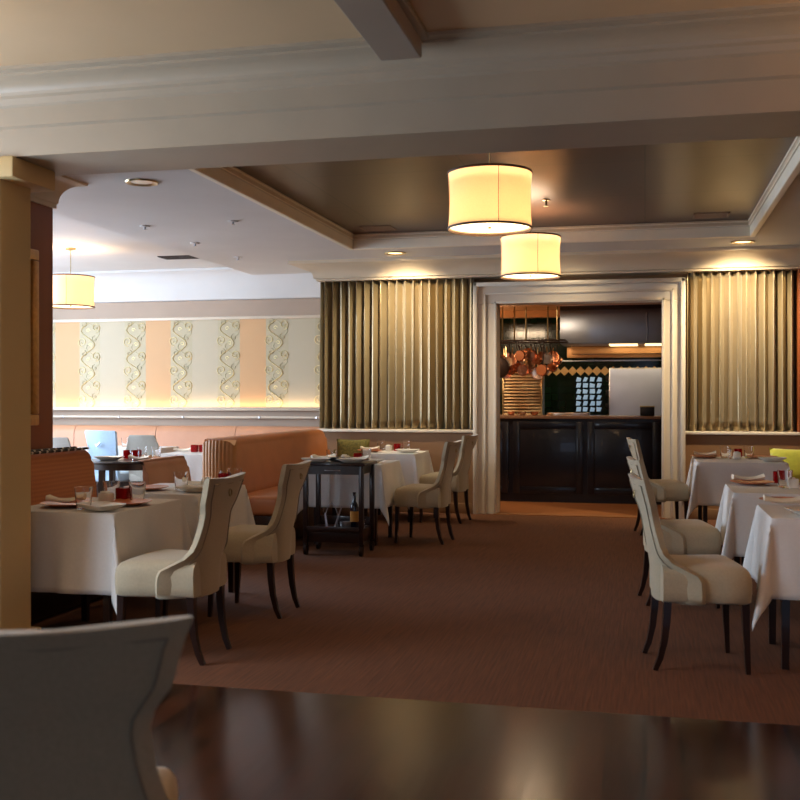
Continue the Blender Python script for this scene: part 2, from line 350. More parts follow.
# back wall with curtains and the opening to the kitchen
BY = 12.2; XL, XR = -3.87, 4.0; DX0, DX1 = -1.685, .187; DZ = 2.46
b = B()
box(b, XL+.02, DX0, 12.45, 12.5, 0, CZ); box(b, DX1, XR, 12.45, 12.5, 0, CZ); box(b, DX0, DX1, 12.45, 12.5, DZ, CZ)
box(b, XL+.02, XL+.12, 12.45, 13.4, 0, CZ)
struct('wall_back', b, M['tan'], smooth=False)
b = B(); box(b, XL, DX0-.2, BY+.03, 12.46, 0, .95); box(b, DX1+.2, XR, BY+.03, 12.46, 0, .95); struct('wall_dado', b, M['dado'], smooth=False)
b = B()
for x0, x1 in ((XL-.02, DX0-.25), (DX1+.25, XR)):
    box(b, x0, x1, BY-.01, 12.47, .95, .985, .008)
struct('trim_9', b, M['white'])
b = B()
for x0, x1 in ((XL, DX0-.2), (DX1+.2, XR)): box(b, x0, x1, BY+.005, BY+.035, 0, .12, .008)
struct('baseboard_back', b, M['dado'])
# casing
b = B()
def casing_piece(lo, hi, z0, z1):
    box(b, lo, hi, BY+.0, 12.46, z0, z1, .006, 1)
casing_piece(DX0-.275, DX0, 0, DZ); casing_piece(DX1, DX1+.255, 0, DZ); casing_piece(DX0-.275, DX1+.255, DZ, 2.71)
for x0, x1 in ((DX0-.275, DX0-.225), (DX1+.205, DX1+.255)): box(b, x0, x1, BY-.045, BY+.002, 0, 2.71, .01)
for x0, x1 in ((DX0-.15, DX0-.125), (DX1+.105, DX1+.13)): box(b, x0, x1, BY-.02, BY+.002, 0, DZ+.13, .007)
for x0, x1 in ((DX0-.03, DX0), (DX1, DX1+.03)): box(b, x0, x1, BY-.02, BY+.002, 0, DZ+.03, .006)
box(b, DX0-.275, DX1+.255, BY-.045, BY+.002, 2.66, 2.71, .01); box(b, DX0-.15, DX1+.13, BY-.02, BY+.002, DZ+.105, DZ+.13, .007)
box(b, DX0-.03, DX1+.03, BY-.02, BY+.002, DZ, DZ+.03, .006)
struct('trim_10', b, M['white'])
# crown soffit over the curtains, with a return at its left end
b = B()
sp = [(.28, 2.78), (0, 2.78), (0, 2.80), (-.03, 2.81)] + [(-.03-.22*(1-math.cos(PI/2*k/8)), 2.82+.14*math.sin(PI/2*k/8)) for k in range(9)] + [(-.27, 2.965), (-.27, CZ)]
rings = []
for o, z in sp: rings.append([(XL-.02+min(o, .02), 13.38, z), (XL-.02+min(o, .02), BY+o, z), (XR, BY+o, z)])
loft(b, rings, cap=False, closed=False)
struct('trim_11', b, M['cream'], ang=25)
# curtains
def curtain(x0, x1, y, z0, z1, n, label, seed, turn=False):
    rnd = random.Random(seed); ph = [rnd.uniform(-.3, .3) for _ in range(n+2)]; am = [rnd.uniform(.75, 1.25) for _ in range(n+2)]
    N = n*14; rows = 16; rings = []
    for j in range(rows+1):
        v = j/rows; z = z1+(z0-z1)*v; ring = []
        for i in range(N+1):
            u = i/N*n; k = int(u); f = u-k
            a = am[k]*(1-f)+am[min(k+1, n+1)]*f; p = ph[k]*(1-f)+ph[min(k+1, n+1)]*f
            s = math.sin(2*PI*u+p*(1+v)); A = .072*a*(.8+.25*v)
            ring.append((x0+(x1-x0)*i/N+.016*math.sin(4*PI*u+p*4*v)+p*.02*v*math.sin(v*3), y+A*math.copysign(abs(s)**.75, s), z))
        rings.append(ring)
    b = B(); loft(b, rings, cap=False, closed=False)
    if turn: loft(b, [[(x0, y+.01+.24*k/8, z) for k in range(9)] for z in (z0, z1)], cap=False, closed=False)
    o = obj('curtain', b, M['curtain'], ang=80); m = o.modifiers.new('t', 'SOLIDIFY'); m.thickness = .004
    return tag(o, label, 'curtain', 'gold pleated curtains')
curtain(XL, DX0-.29, BY+.12, .99, 2.80, 19, 'long gold pleated curtain on the wall left of the kitchen opening', 3, True)
curtain(DX1+.28, 1.60, BY+.12, .99, 2.80, 12, 'gold pleated curtain lit from above right of the kitchen opening', 5)
b = B(); tube(b, [(XL+.05, BY+.12, 2.818), (1.62, BY+.12, 2.818)], .012, 8); tag(obj('curtain_rail', b, M['black']), 'dark curtain rail under the cream crown above the kitchen opening', 'curtain rail')
b = B(); box(b, 1.64, 1.72, BY-.02, BY+.25, .985, 2.78, .006); struct('trim_12', b, M['brown'])
# windows of the front room, behind the camera
b = B()
box(b, -4.62, -4.59, 2.1, 4.1, .75, 2.65, mi=1)
for y in (2.05, 3.07, 4.07): box(b, -4.6, -4.55, y, y+.06, .7, 2.7)
for z in (.7, 2.64): box(b, -4.6, -4.55, 2.05, 4.13, z, z+.06)
struct('window_4', b, [M['white'], M['skyglass']], smooth=False)
b = B()
box(b, -.1, 3.1, -3.11, -3.08, .85, 2.75, mi=1)
for x in (-.15, 1.47, 3.08): box(b, x, x+.06, -3.1, -3.05, .8, 2.8)
for z in (.8, 2.74): box(b, -.15, 3.14, -3.1, -3.05, z, z+.06)
struct('window_5', b, [M['white'], M['skyglass']], smooth=False)

# ------------------------------------------------------------------ pendant lamps
M['bulb'] = mat('lit_bulb', (255, 230, 190), .5, emit=(255, 206, 140), es=5)
def pendant(label, x, y, zb, D=.57, top=3.2, power=19, col=(1, .72, .45), h=.385, group=None, up=0):
    t = thing('pendant_lamp', label, 'lamp', (x, y, zb), .35, group)
    R = D/2
    b = B(); prof = [(R, 0), (R*.975, h*.25), (R*.965, h*.5), (R*.975, h*.75), (R, h)]
    lathe(b, prof + [(r-.003, z) for r, z in reversed(prof)], seg=48, closed=True); obj('lamp_shade', b, M['shade'], t)
    b = B()
    for z in (.0, h-.012): lathe(b, [(R+.002, z), (R+.004, z+.006), (R+.002, z+.014), (R-.004, z+.014), (R-.004, z)], seg=48, closed=True)
    for k in range(4):
        a = PI/2*k; tube(b, [((R*f+.001)*math.cos(a), (R*f+.001)*math.sin(a), z) for f, z in ((1, .01), (.975, h*.25), (.965, h*.5), (.975, h*.75), (1, h-.01))], .0022, 5)
    obj('ribbon_trim', b, M['trimdark'], t)
    b = B(); lathe(b, [(R-.012, .022), (R-.012, .030)], seg=48); obj('diffuser', b, M['diffuser'], t)
    b = B(); lathe(b, [(.012, .008), (.014, .014), (.006, .024)], seg=12); obj('finial', b, M['brass'], t)
    b = B()
    tube(b, [(0, 0, h*.6), (0, 0, top-zb)], .005, 8)
    for k in range(3):
        a = 2*PI*k/3; tube(b, [(0, 0, h-.02), ((R-.004)*math.cos(a), (R-.004)*math.sin(a), h-.012)], .003, 6)
    lathe(b, [(.06, top-zb-.002), (.06, top-zb-.02), (.02, top-zb-.03)], seg=20)
    obj('stem', b, M['brass'], t)
    for k in range(3):
        b = B(); a = 2*PI*k/3+.5; lathe(b, [(.004, -.05), (.02, -.035), (.027, 0), (.02, .03), (.012, .05)], (.09*math.cos(a), .09*math.sin(a), h*.5), 12)
        obj('bulb', b, M['bulb'], t)
    l = light('POINT', 'pendant_glow', (x, y, zb+h*.62), power, col, soft=.1)
    if up:
        l3 = light('AREA', 'pendant_uplight', (x, y, zb+h*.8), up, col, (PI, 0, 0), (.45, .45)); l3.data.shape = 'DISK'
    l2 = light('AREA', 'pendant_downlight', (x, y, zb-.01), power*.45, col, size=(.4, .4)); l2.data.shape = 'DISK'
    return t
pendant('large drum pendant lamp nearest the camera under the bronze ceiling', -1.025, 7.07, 2.50, power=6, col=(1, .64, .40), up=9)
pendant('drum pendant lamp hanging lower in view in front of the kitchen opening', -1.06, 10.0, 2.505, power=9, col=(1, .76, .54), up=9)
pendant('pale yellow drum pendant lamp in front of the striped wallpaper at the far left', -6.49, 11.0, 2.41, D=.54, top=3.1, power=8, up=5, h=.36)
pendant('added drum pendant lamp, out of view in the front room on the right', 2.0, 3.4, 1.75, top=FZ, power=2, col=(1, .62, .32), up=44)  # unseen uplighter, added to warm the front ceiling and header
pendant('added drum pendant lamp, out of view in the front room on the left', -3.6, 2.6, 1.75, top=FZ, power=2, col=(1, .80, .60), up=26)  # second unseen uplighter, added for the left part of the front ceiling

# ------------------------------------------------------------------ ceiling fittings
def downlight(label, x, y, z=CZ, R=.1, lit=True):
    t = thing('downlight', label, 'downlight', (x, y, z)); 
    b = B(); lathe(b, [(R+.025, 0), (R+.02, -.012), (R-.005, -.008), (R-.02, .0), (R-.02, -.001), (R, 0)], seg=28, closed=True); obj('trim_ring', b, M['brass'], t)
    b = B(); lathe(b, [(R-.02, -.003), (R*.5, -.004)], seg=24); obj('lens', b, M['lens'] if lit else M['steel'], t)
downlight('round recessed downlight in the white ceiling just left of the tray', -3.72, 7.32, lit=False)
downlight('recessed downlight above the gold curtain left of the kitchen opening', *CURT[0])
downlight('recessed downlight above the gold curtain right of the kitchen opening', *CURT[1])
def vent(label, x, y, z, sx=.36, sy=.2, m='trimdark'):
    t = thing('ceiling_vent', label, 'vent', (x, y, z))
    b = B(); box(b, -sx/2, sx/2, -sy/2, -sy/2+.02, -.012, 0); box(b, -sx/2, sx/2, sy/2-.02, sy/2, -.012, 0); box(b, -sx/2, -sx/2+.02, -sy/2, sy/2, -.012, 0); box(b, sx/2-.02, sx/2, -sy/2, sy/2, -.012, 0)
    obj('frame', b, M[m], t, smooth=False)
    b = B()
    for k in range(5): box(b, -sx/2+.02, sx/2-.02, -sy/2+.03+k*(sy-.05)/5, -sy/2+.045+k*(sy-.05)/5, -.01, -.002)
    obj('louvre', b, M[m], t, smooth=False)
vent('square vent in the bronze tray ceiling near its far left corner', *G(378, 228, CZ+.145)[:2], CZ+.145, .34, .25, 'taupe')
vent('square vent in the bronze tray ceiling near its far right corner', *G(711, 215, CZ+.145)[:2], CZ+.145, .34, .25, 'taupe')
vent('long dark air vent in the recessed ceiling at the far left', -5.55, 12.0, CZ+.1, .55, .25, 'iron')
for px, py, lb in ((145, 226, 'middle one of the small white fittings left of the tray, below the round downlight'), (233, 221, 'white sprinkler rose close to the tray edge'), (195, 243, 'white sprinkler rose nearer to the dark air vent'), (238, 257, 'tiny white sprinkler farthest back on the white ceiling')):
    t = thing('sprinkler', lb, 'sprinkler', G(px, py, CZ)); b = B(); lathe(b, [(.05, 0), (.045, -.008), (.02, -.012)], seg=18); obj('escutcheon', b, M['ceil'], t)
    b = B(); lathe(b, [(.01, -.01), (.01, -.03), (.022, -.034), (.022, -.037)], seg=12); obj('sprinkler_head', b, M['steel'], t)
t = thing('sprinkler', 'small brass sprinkler on the bronze ceiling beside the lower pendant lamp', 'sprinkler', G(546, 200, CZ+.145)); b = B(); lathe(b, [(.04, 0), (.035, -.008), (.02, -.012)], seg=18); obj('escutcheon', b, M['brass'], t)
b = B(); lathe(b, [(.01, -.01), (.01, -.05), (.024, -.054), (.024, -.058)], seg=12); obj('sprinkler_head', b, M['brass'], t)

# ------------------------------------------------------------------ chairs (face +X)
def interp(tab, z):
    for (a, va), (b_, vb) in zip(tab, tab[1:]):
        if z <= b_: 
            f = (z-a)/(b_-a); f = max(0, min(1, f)); return va+(vb-va)*f
    return tab[-1][1]
WT = [(.335, .245), (.40, .258), (.48, .25), (.54, .225), (.60, .2), (.66, .182), (.73, .169), (.76, .172), (.79, .188), (.815, .206), (.835, .213), (.90, .226), (.955, .245)]
XC = [(.335, -.238), (.45, -.243), (.60, -.255), (.75, -.28), (.955, -.345)]
SW = [(.335, .19), (.45, .19), (.475, .185), (.50, .14), (.525, .085), (.55, .045), (.59, .015), (.72, .004), (.955, .012)]
def make_chair(label, fab=None, group='hourglass back dining chairs', blocky=False):
    fab = fab or M['fabric']
    t = thing('dining_chair', label, 'chair', group=group)
    zs = [.335, .345, .37, .41, .45, .48, .51, .54, .58, .62, .66, .70, .74, .77, .785, .80, .815, .83, .85, .88, .92, .945, .955]
    rings = []
    for z in zs:
        wz = interp(WT, z); xc = interp(XC, z); sw = interp(SW, z)
        if z < .345: wz -= .008; sw -= .008
        th = .062 if z < .94 else (.058 if z < .95 else .046)
        outer, inner = [], []; n = 14
        for k in range(n+1):
            s = -1+2*k/n; d = abs(s)**3.2*sw; dip = -.012*(1-abs(s)) if z > .93 else 0
            e = .012*(abs(s)**8)
            outer.append((xc+d+e, wz*s*(1 if z > .345 else .99), z+dip))
            inner.append((xc+th*(1-.25*abs(s)**4)+d*.97-e*.2, (wz-.028*abs(s)**2)*s if sw > .06 else (wz-.006)*s, z+dip))
        rings.append(outer+inner[::-1])
    b = B(); loft(b, rings); obj('backrest', b, fab, t, ang=62)
    # seat cushion
    b = B(); rings = []
    for z, g in ((.345, -.012), (.355, 0), (.40, .004), (.45, .004), (.485, 0), (.51, -.014), (.525, -.045), (.532, -.10)):
        pts = []
        x0, x1, wb, wf = -.22, .205+g, .215+g, .255+g
        def c(x, y): pts.append((x, y, z))
        xm = (x0+x1)/2
        half = [(x0, wb), (xm-.03, wb+.012), (xm+.08, wf-.008), (x1-.035, wf), (x1-.010, wf-.012), (x1, wf-.038)]
        for x, y in half: c(x, -y)
        c(x1+.006, 0)
        for x, y in half[::-1]: c(x, y)
        rings.append(pts)
    loft(b, rings); obj('seat', b, fab, t, ang=50)
    # piping on the outer face of the back
    b = B(); L, R_ = [], []
    for z in [.92-.02*k for k in range(23)]:
        wz = interp(WT, z)-.036; s = wz/interp(WT, z)
        x = interp(XC, z)+abs(s)**3.2*interp(SW, z)-.0005; L.append((x, -wz, z)); R_.append((x, wz, z))
    tube(b, L+[R_[0]][:0], .003, 6); tube(b, R_, .003, 6); tube(b, [L[0], (L[0][0]-.002, 0, .914), R_[0]], .003, 6)
    obj('piping', b, M['piping'], t)
    # legs
    for s in (-1, 1):
        b = B(); tube(b, [(-.195, s*.185, .36), (-.2, s*.185, .25), (-.21, s*.183, .15), (-.23, s*.178, .06), (-.255, s*.174, 0)], [.027, .025, .022, .019, .0165], 4, rot=PI/4)
        obj('leg', b, M['leg'], t, ang=60)
        b = B(); tube(b, [(.175, s*.215, .36), (.18, s*.218, .2), (.19, s*.222, 0)], [.027, .022, .015], 4, rot=PI/4); obj('leg', b, M['leg'], t, ang=60)
    b = B(); xz = interp(XC, .865)
    lathe(b, [(.014, 0), (.012, .006)], seg=12); bmesh.ops.rotate(b, verts=b.verts, matrix=Matrix.Rotation(-PI/2, 3, 'Y')); bmesh.ops.translate(b, verts=b.verts, vec=(xz+.002, 0, .885))
    tube(b, [(xz-.016, .018*math.sin(2*PI*k/20), .866+.018*math.cos(2*PI*k/20)) for k in range(20)], .0035, 6, closed=True)
    obj('ring_pull', b, M['brass'], t)
    return t
chair = make_chair('cream dining chair at the nearest white table on the left')
chair.location = (-2.445, 5.15, 0); chair.rotation_euler = (0, 0, PI)
def put(x, y, rz, label): return dup(chair, (x, y, 0), rz, label)
put(-2.445, 6.31, PI, 'cream dining chair at the second white table on the left, before the orange banquette')
put(-2.06, 9.77, PI-.10, 'cream dining chair just right of the dark service trolley')
put(-2.165, 11.42, PI-.15, 'cream dining chair farthest back on the left, against the door casing')
put(.275, 5.61, .15, 'cream dining chair nearest the camera on the right')
put(.24, 7.27, .16, 'second cream dining chair from the camera on the right')
put(.18, 10.88, .18, 'cream dining chair farthest back on the right, in front of the navy counter')
fc = put(-1.185, 1.96, math.radians(120), 'blurred cream chair back in the left foreground on the dark wood floor')

for ch in list(fc.children):
    if ch.name.startswith('ring_pull'): bpy.data.objects.remove(ch)
# pale blue and grey chairs at the far left
def small_chair(label, col, loc, rz, wtop=.26, H=.93, pull=False):
    t = thing('side_chair', label, 'chair', loc, rz, 'chairs by the wallpapered wall')
    m = mat(label[:14].replace(' ', '_'), col, .7, noise=.04, scale=40)
    b = B(); rings = []
    for z, wd, x, th in ((.40, .2, -.2, .06), (.6, .2, -.225, .06), (.75, .215, -.25, .055), (H-.02, wtop, -.285, .05), (H, wtop-.012, -.288, .035)):
        rings.append([(x+.03*(abs(s)**2), wd*s, z) for s in (-1, -.6, 0, .6, 1)] + [(x+th+.02*(abs(s)**2), (wd-.01)*s, z) for s in (1, .6, 0, -.6, -1)])
    loft(b, rings); obj('backrest', b, m, t, ang=50)
    b = B(); box(b, -.2, .22, -.185, .185, .37, .48, .03, 3); obj('seat', b, m, t)
    for sx, sy in ((-.17, -.16), (-.17, .16), (.18, -.16), (.18, .16)):
        b = B(); tube(b, [(sx, sy, .38), (sx*1.15, sy, 0)], [.022, .014], 4, rot=PI/4); obj('leg', b, M['leg'], t)
    if pull:
        b = B(); tube(b, [(-.29, -.035, .84), (-.305, 0, .80), (-.29, .035, .82)], .01, 6); obj('ring_pull', b, M['steel'], t)
    return t
small_chair('pale blue chair with its back to the camera behind the round dark table', (176, 204, 228), (*G(104, 398+54, .78)[:2], 0), PI/2-.25, .235, .98, True).location = (-6.13, 11.38, 0)
small_chair('grey chair right of the pale blue chair at the white table', (170, 168, 158), (-5.68, 11.42, 0), PI/2, .165)
small_chair('grey chair at the far left edge against the brown wall', (172, 168, 160), (-6.72, 11.3, 0), PI/2-.1, .2, .90)

# ------------------------------------------------------------------ tables with cloths
TZ = .748
def cloth(x0, x1, y0, y1, z, D, seed, name_label, flare=.05, group='white tablecloths'):
    rnd = random.Random(seed); p = [rnd.uniform(0, 6) for _ in range(8)]
    cx, cy, a, c = (x0+x1)/2, (y0+y1)/2, (x1-x0)/2, (y1-y0)/2; n = 14; m = 22
    def axis(h): return [-h-D*(1-k/n) for k in range(n)] + [-h+2*h*k/m for k in range(m+1)] + [h+D*(k+1)/n for k in range(n)]
    U, V = axis(a), axis(c); rows = []
    for v in V:
        row = []
        for u in U:
            dx = max(abs(u)-a, 0); dy = max(abs(v)-c, 0); px = max(-a, min(a, u)); py = max(-c, min(c, v))
            r = math.hypot(dx, dy); q = r/D
            if r < 1e-6: row.append((cx+px, cy+py, z)); continue
            ph = math.atan2(dy, dx); sx = 1 if u > 0 else -1; sy = 1 if v > 0 else -1
            if dx > 0 and dy > 0: out = r*(flare+.20*math.sin(2*ph)**2)
            else:
                s = v if dx > 0 else u; h = c if dx > 0 else a
                edge = (h-abs(s))/h
                out = r*flare + .011*q*(1+math.sin(s*13+p[0 if dx > 0 else 1]+(2 if u > 0 else 0)))*min(1, edge*4) + .006*q*math.sin(s*29+p[2])*min(1, edge*4)
            ox, oy = math.cos(ph), math.sin(ph)
            drop = math.sqrt(max(r*r-out*out, 0)); e = min(r, .012)
            row.append((cx+px+sx*ox*(out+e*.4), cy+py+sy*oy*(out+e*.4), z-drop+.003))
        rows.append(row)
    b = B(); loft(b, rows, cap=False, closed=False)
    o = obj('tablecloth', b, M['cloth'], ang=60); s = o.modifiers.new('t', 'SOLIDIFY'); s.thickness = .002; s.offset = -1
    return tag(o, name_label, 'tablecloth', group)
def table(x0, x1, y0, y1, label, clabel, seed, D=.40, tz=TZ):
    t = thing('dining_table', label, 'table', ((x0+x1)/2, (y0+y1)/2, 0), 0, 'tables under white cloths'); hx, hy = (x1-x0)/2-.012, (y1-y0)/2-.012
    b = B(); box(b, -hx, hx, -hy, hy, tz-.035, tz-.004, .006); obj('tabletop', b, M['leg'], t)
    b = B(); box(b, -hx+.04, hx-.04, -hy+.04, hy-.04, tz-.11, tz-.035); obj('apron', b, M['leg'], t)
    for sx in (-1, 1):
        for sy in (-1, 1):
            b = B(); tube(b, [(sx*(hx-.06), sy*(hy-.06), tz-.04), (sx*(hx-.06), sy*(hy-.06), 0)], [.034, .024], 4, rot=PI/4); obj('leg', b, M['leg'], t)
    cloth(x0, x1, y0, y1, tz, D, seed, clabel)
table(-3.40, -2.735, 5.06, 5.88, 'dark wood table hidden under the nearest cloth on the left', 'white tablecloth on the nearest left table, front hanging beside the tan column', 1, .43)
table(-3.40, -2.75, 6.16, 6.97, 'dark wood table hidden under the second cloth on the left', 'white tablecloth on the second left table, behind the nearest chair', 2)
table(-3.06, -2.35, 9.30, 10.04, 'dark wood table under the cloth behind the service trolley', 'white tablecloth right behind the dark service trolley', 3)
table(-3.08, -2.44, 11.16, 11.92, 'dark wood table under the cloth in front of the tan dado at the back left', 'white tablecloth farthest back under the left gold curtain', 4)
table(.615, 1.38, 5.50, 6.20, 'dark wood table under the nearest cloth on the right', 'white tablecloth nearest the camera at the right edge, its pointed corner almost on the floor', 5, tz=.762)
table(.545, 1.34, 6.92, 7.64, 'dark wood table under the middle cloth on the right', 'white tablecloth of the middle table on the right', 6, tz=.762)
table(.475, 1.27, 10.1, 11.2, 'dark wood table under the farthest cloth on the right', 'white tablecloth farthest back on the right, under the right gold curtain', 9, tz=.765)
table(-5.2, -4.35, 10.55, 11.2, 'table under the bright white cloth with red candle holders at the far left', 'bright bluish white tablecloth in front of the peach banquette, with red candle holders', 7)
table(-6.85, -5.75, 11.75, 12.3, 'table under the white cloth beyond the pale blue chair', 'bright white tablecloth beyond the pale blue chair at the far left', 8)

# ------------------------------------------------------------------ tabletop items (first one of each is built, the rest copied)
PROTO = {}
def item(kind, name, label, cat, pos, rz, group, build):
    if kind in PROTO: return dup(PROTO[kind], pos, rz, label, group)
    t = build(name); tag(t, label, cat, group); t.location = pos; t.rotation_euler = (0, 0, rz); PROTO[kind] = t; return t
def b_glass(name):
    b = B(); lathe(b, [(.001, .012), (.033, .014), (.036, .024), (.047, .118), (.0495, .118), (.040, .004), (.036, 0), (.001, 0)], seg=20); return obj(name, b, M['glass'])
def b_red(name):
    t = bpy.data.objects.new(name, None); COL.objects.link(t)
    b = B(); rings = [[(r*math.copysign(min(1, abs(math.cos(a))**.5), math.cos(a)), r*math.copysign(min(1, abs(math.sin(a))**.5), math.sin(a)), z) for a in [2*PI*k/24 for k in range(24)]] for r, z in ((.034, 0), (.038, .006), (.039, .08), (.036, .08), (.034, .012))]
    loft(b, rings); obj('glass_holder', b, M['redglass'], t); b = B(); lathe(b, [(.018, .012), (.018, .035), (.002, .036)], seg=14); obj('candle', b, M['napkin'], t); return t
def b_cube(name):
    b = B(); box(b, -.034, .034, -.034, .034, 0, .062, .006); 
    for k in range(3): box(b, -.024+.014*k, -.016+.014*k, -.024, .024, .055, .07, .001, mi=1)
    return obj(name, b, [M['china'], M['napkin']])
def b_plate(name):
    b = B(); lathe(b, [(.001, 0), (.085, 0), (.10, .006), (.145, .016), (.147, .019), (.10, .012), (.08, .008), (.001, .008)], seg=36); return obj(name, b, M['terra'])
def b_white(name):
    b = B(); rings = [[(w*sx, w*.72*sy, z) for sx, sy in ((-1,-.8),(-.8,-1),(.8,-1),(1,-.8),(1,.8),(.8,1),(-.8,1),(-1,.8))] for w, z in ((.07, 0), (.08, .006), (.125, .03), (.127, .034), (.08, .014), (.01, .013))]
    loft(b, rings); return obj(name, b, M['china'])
def b_napkin(name):
    b = B(); rings = []
    for k in range(11):
        f = k/10; x = -.105+.21*f; r = .019+.012*abs(2*f-1)**2; rings.append([(x, r*1.35*math.cos(a), .005+r*.62*(1+math.sin(a))+.004*math.sin(3*a+f*4)+.008*abs(2*f-1)**2) for a in [2*PI*j/14 for j in range(14)]])
    loft(b, rings); return obj(name, b, M['napkin'], ang=70)
def b_salt(name):
    t = bpy.data.objects.new(name, None); COL.objects.link(t)
    b = B(); lathe(b, [(.015, 0), (.017, .01), (.012, .06), (.010, .075)], seg=14); obj('body', b, M['glass'], t)
    b = B(); lathe(b, [(.012, .073), (.012, .085), (.004, .095)], seg=14); obj('cap', b, M['steel'], t); return t
Z = TZ+.006
KIND = {
 'glass': ('water_glass', 'glass', 'clear water tumblers', b_glass), 'red': ('candle_holder', 'candle holder', 'red glass candle holders', b_red),
 'cube': ('sugar_caddy', 'sugar caddy', 'white sugar caddies', b_cube), 'plate': ('charger_plate', 'plate', 'terracotta charger plates', b_plate),
 'dish': ('side_dish', 'dish', 'white side dishes', b_white), 'napkin': ('folded_napkin', 'napkin', 'rolled white napkins', b_napkin), 'salt': ('salt_shaker', 'salt shaker', 'glass shakers', b_salt)}
def on(kind, pos, label, rz=0, dz=0):
    nm, cat, grp, fn = KIND[kind]; return item(kind, nm, label, cat, (pos[0], pos[1], pos[2]+dz), rz, grp, fn)
T1 = 'on the nearest left table'
on('plate', (-3.16, 5.32, Z), 'terracotta charger plate at the left end of the nearest left table, by the column')
on('napkin', (-3.17, 5.33, Z+.012), 'rolled white napkin on the charger plate beside the tan column', .2)
on('glass', (-2.99, 5.20, Z), 'clear tumbler standing left of the sugar caddy '+T1)
on('glass', (-3.05, 5.62, Z), 'clear tumbler behind the leftmost charger plate '+T1)
on('cube', (-3.02, 5.50, Z), 'square white sugar caddy '+T1+', left of the red candle holder')
on('red', (-2.975, 5.62, Z), 'red glass candle holder '+T1)
on('glass', (-2.875, 5.60, Z), 'clear tumbler just right of the red candle holder '+T1)
on('dish', (-2.87, 5.17, Z), 'shallow white dish at the front '+T1, -.5)
on('plate', (-2.88, 5.47, Z), 'terracotta charger plate behind the white dish '+T1)
T2 = 'on the second left table'
on('plate', (-3.22, 6.40, Z), 'terracotta charger plate left of the tumbler '+T2)
on('glass', (-2.98, 6.42, Z), 'clear tumbler holding a folded napkin '+T2)
on('napkin', (-2.99, 6.72, Z+.002), 'rolled white napkin lying behind the tumbler '+T2, .3)
on('cube', (-2.88, 6.62, Z), 'square white sugar caddy '+T2+', between tumbler and red candle holder')
on('red', (-2.86, 6.86, Z), 'red glass candle holder '+T2)
on('glass', (-2.775, 6.84, Z), 'clear tumbler right of the red candle holder '+T2)
on('dish', (-2.83, 6.34, Z), 'white side dish near the front corner '+T2)
on('salt', (-2.90, 6.90, Z), 'glass shaker left of the red candle holder '+T2)
T3 = 'on the table behind the service trolley'
on('napkin', (-2.99, 9.62, Z+.02), 'rolled white napkin at the left '+T3)
on('plate', (-2.99, 9.6, Z), 'terracotta charger plate '+T3)
on('glass', (-2.88, 9.50, Z), 'clear tumbler left of the sugar caddy '+T3)
on('cube', (-2.77, 9.58, Z), 'square white sugar caddy '+T3)
on('red', (-2.67, 9.68, Z), 'red glass candle holder '+T3)
on('glass', (-2.60, 9.72, Z), 'clear tumbler right of the red candle holder '+T3)
on('dish', (-2.50, 9.50, Z), 'white side dish near the chair '+T3)
T4 = 'on the farthest left table under the curtain'
on('plate', (-3.03, 11.5, Z), 'terracotta charger plate '+T4)
on('napkin', (-3.03, 11.5, Z+.012), 'rolled white napkin '+T4)
on('glass', (-2.97, 11.78, Z), 'clear tumbler at the left end '+T4)
on('cube', (-2.86, 11.7, Z), 'square white sugar caddy '+T4)
on('red', (-2.77, 11.74, Z), 'red glass candle holder '+T4)
on('glass', (-2.66, 11.72, Z), 'clear tumbler right of the red candle holder '+T4)
on('dish', (-2.58, 11.44, Z), 'white side dish near the right corner '+T4)
Z = .768
T5 = 'on the nearest right table'
x, y, _ = G(775, 502, Z)
on('plate', (x+.06, y, Z), 'terracotta charger plate '+T5)
on('napkin', (.74, 6.05, Z+.014), 'rolled white napkin on the charger plate '+T5, .0)
on('dish', (.83, 5.62, Z), 'pale blue-white dish at the front '+T5, .2)
T6 = 'on the middle right table'
x, y, _ = G(752, 484, Z)
on('plate', (x, y, Z), 'terracotta charger plate '+T6)
on('napkin', (x-.02, y+.05, Z+.014), 'rolled white napkin on the charger plate '+T6, .1)
on('glass', (*G(785, 488, Z)[:2], Z), 'clear tumbler in front of the red candle holder '+T6)
on('red', (*G(779, 483, Z)[:2], Z), 'red glass candle holder '+T6)
on('cube', (*G(793, 488, Z)[:2], Z), 'square white sugar caddy '+T6)
Z = .771
T7 = 'on the farthest right table'
on('plate', (*G(706, 457.5, Z)[:2], Z), 'terracotta charger plate at the left '+T7)
on('napkin', (*G(705, 457.5, Z)[:2], Z+.014), 'rolled white napkin at the left '+T7)
on('glass', (*G(725, 458, Z)[:2], Z), 'clear tumbler left of the sugar caddy '+T7)
on('salt', (*G(730.5, 459, Z)[:2], Z), 'glass shaker between tumbler and sugar caddy '+T7)
on('cube', (*G(737, 458.7, Z)[:2], Z), 'square white sugar caddy '+T7)
on('red', (*G(738, 456.8, Z)[:2], Z), 'red glass candle holder behind the sugar caddy '+T7)
on('glass', (*G(749, 458, Z)[:2], Z), 'clear tumbler right of the sugar caddy '+T7)
on('plate', (*G(762, 458, Z)[:2], Z), 'terracotta charger plate at the right '+T7)
on('dish', (*G(772, 461, Z)[:2], Z), 'white side dish near the right corner '+T7)
Z = TZ+.006
T8 = 'on the bright white table in front of the peach banquette'
for k, (x, y, kd, lb) in enumerate(((-4.92, 10.95, 'red', 'left red candle holder'), (-4.83, 10.97, 'red', 'right red candle holder'), (-4.74, 11.05, 'glass', 'clear tumbler'),
    (-5.08, 11.0, 'napkin', 'rolled white napkin'), (-4.55, 10.85, 'dish', 'white side dish'))): on(kd, (x, y, Z), lb+' '+T8)
T9 = 'on the white table beyond the pale blue chair'
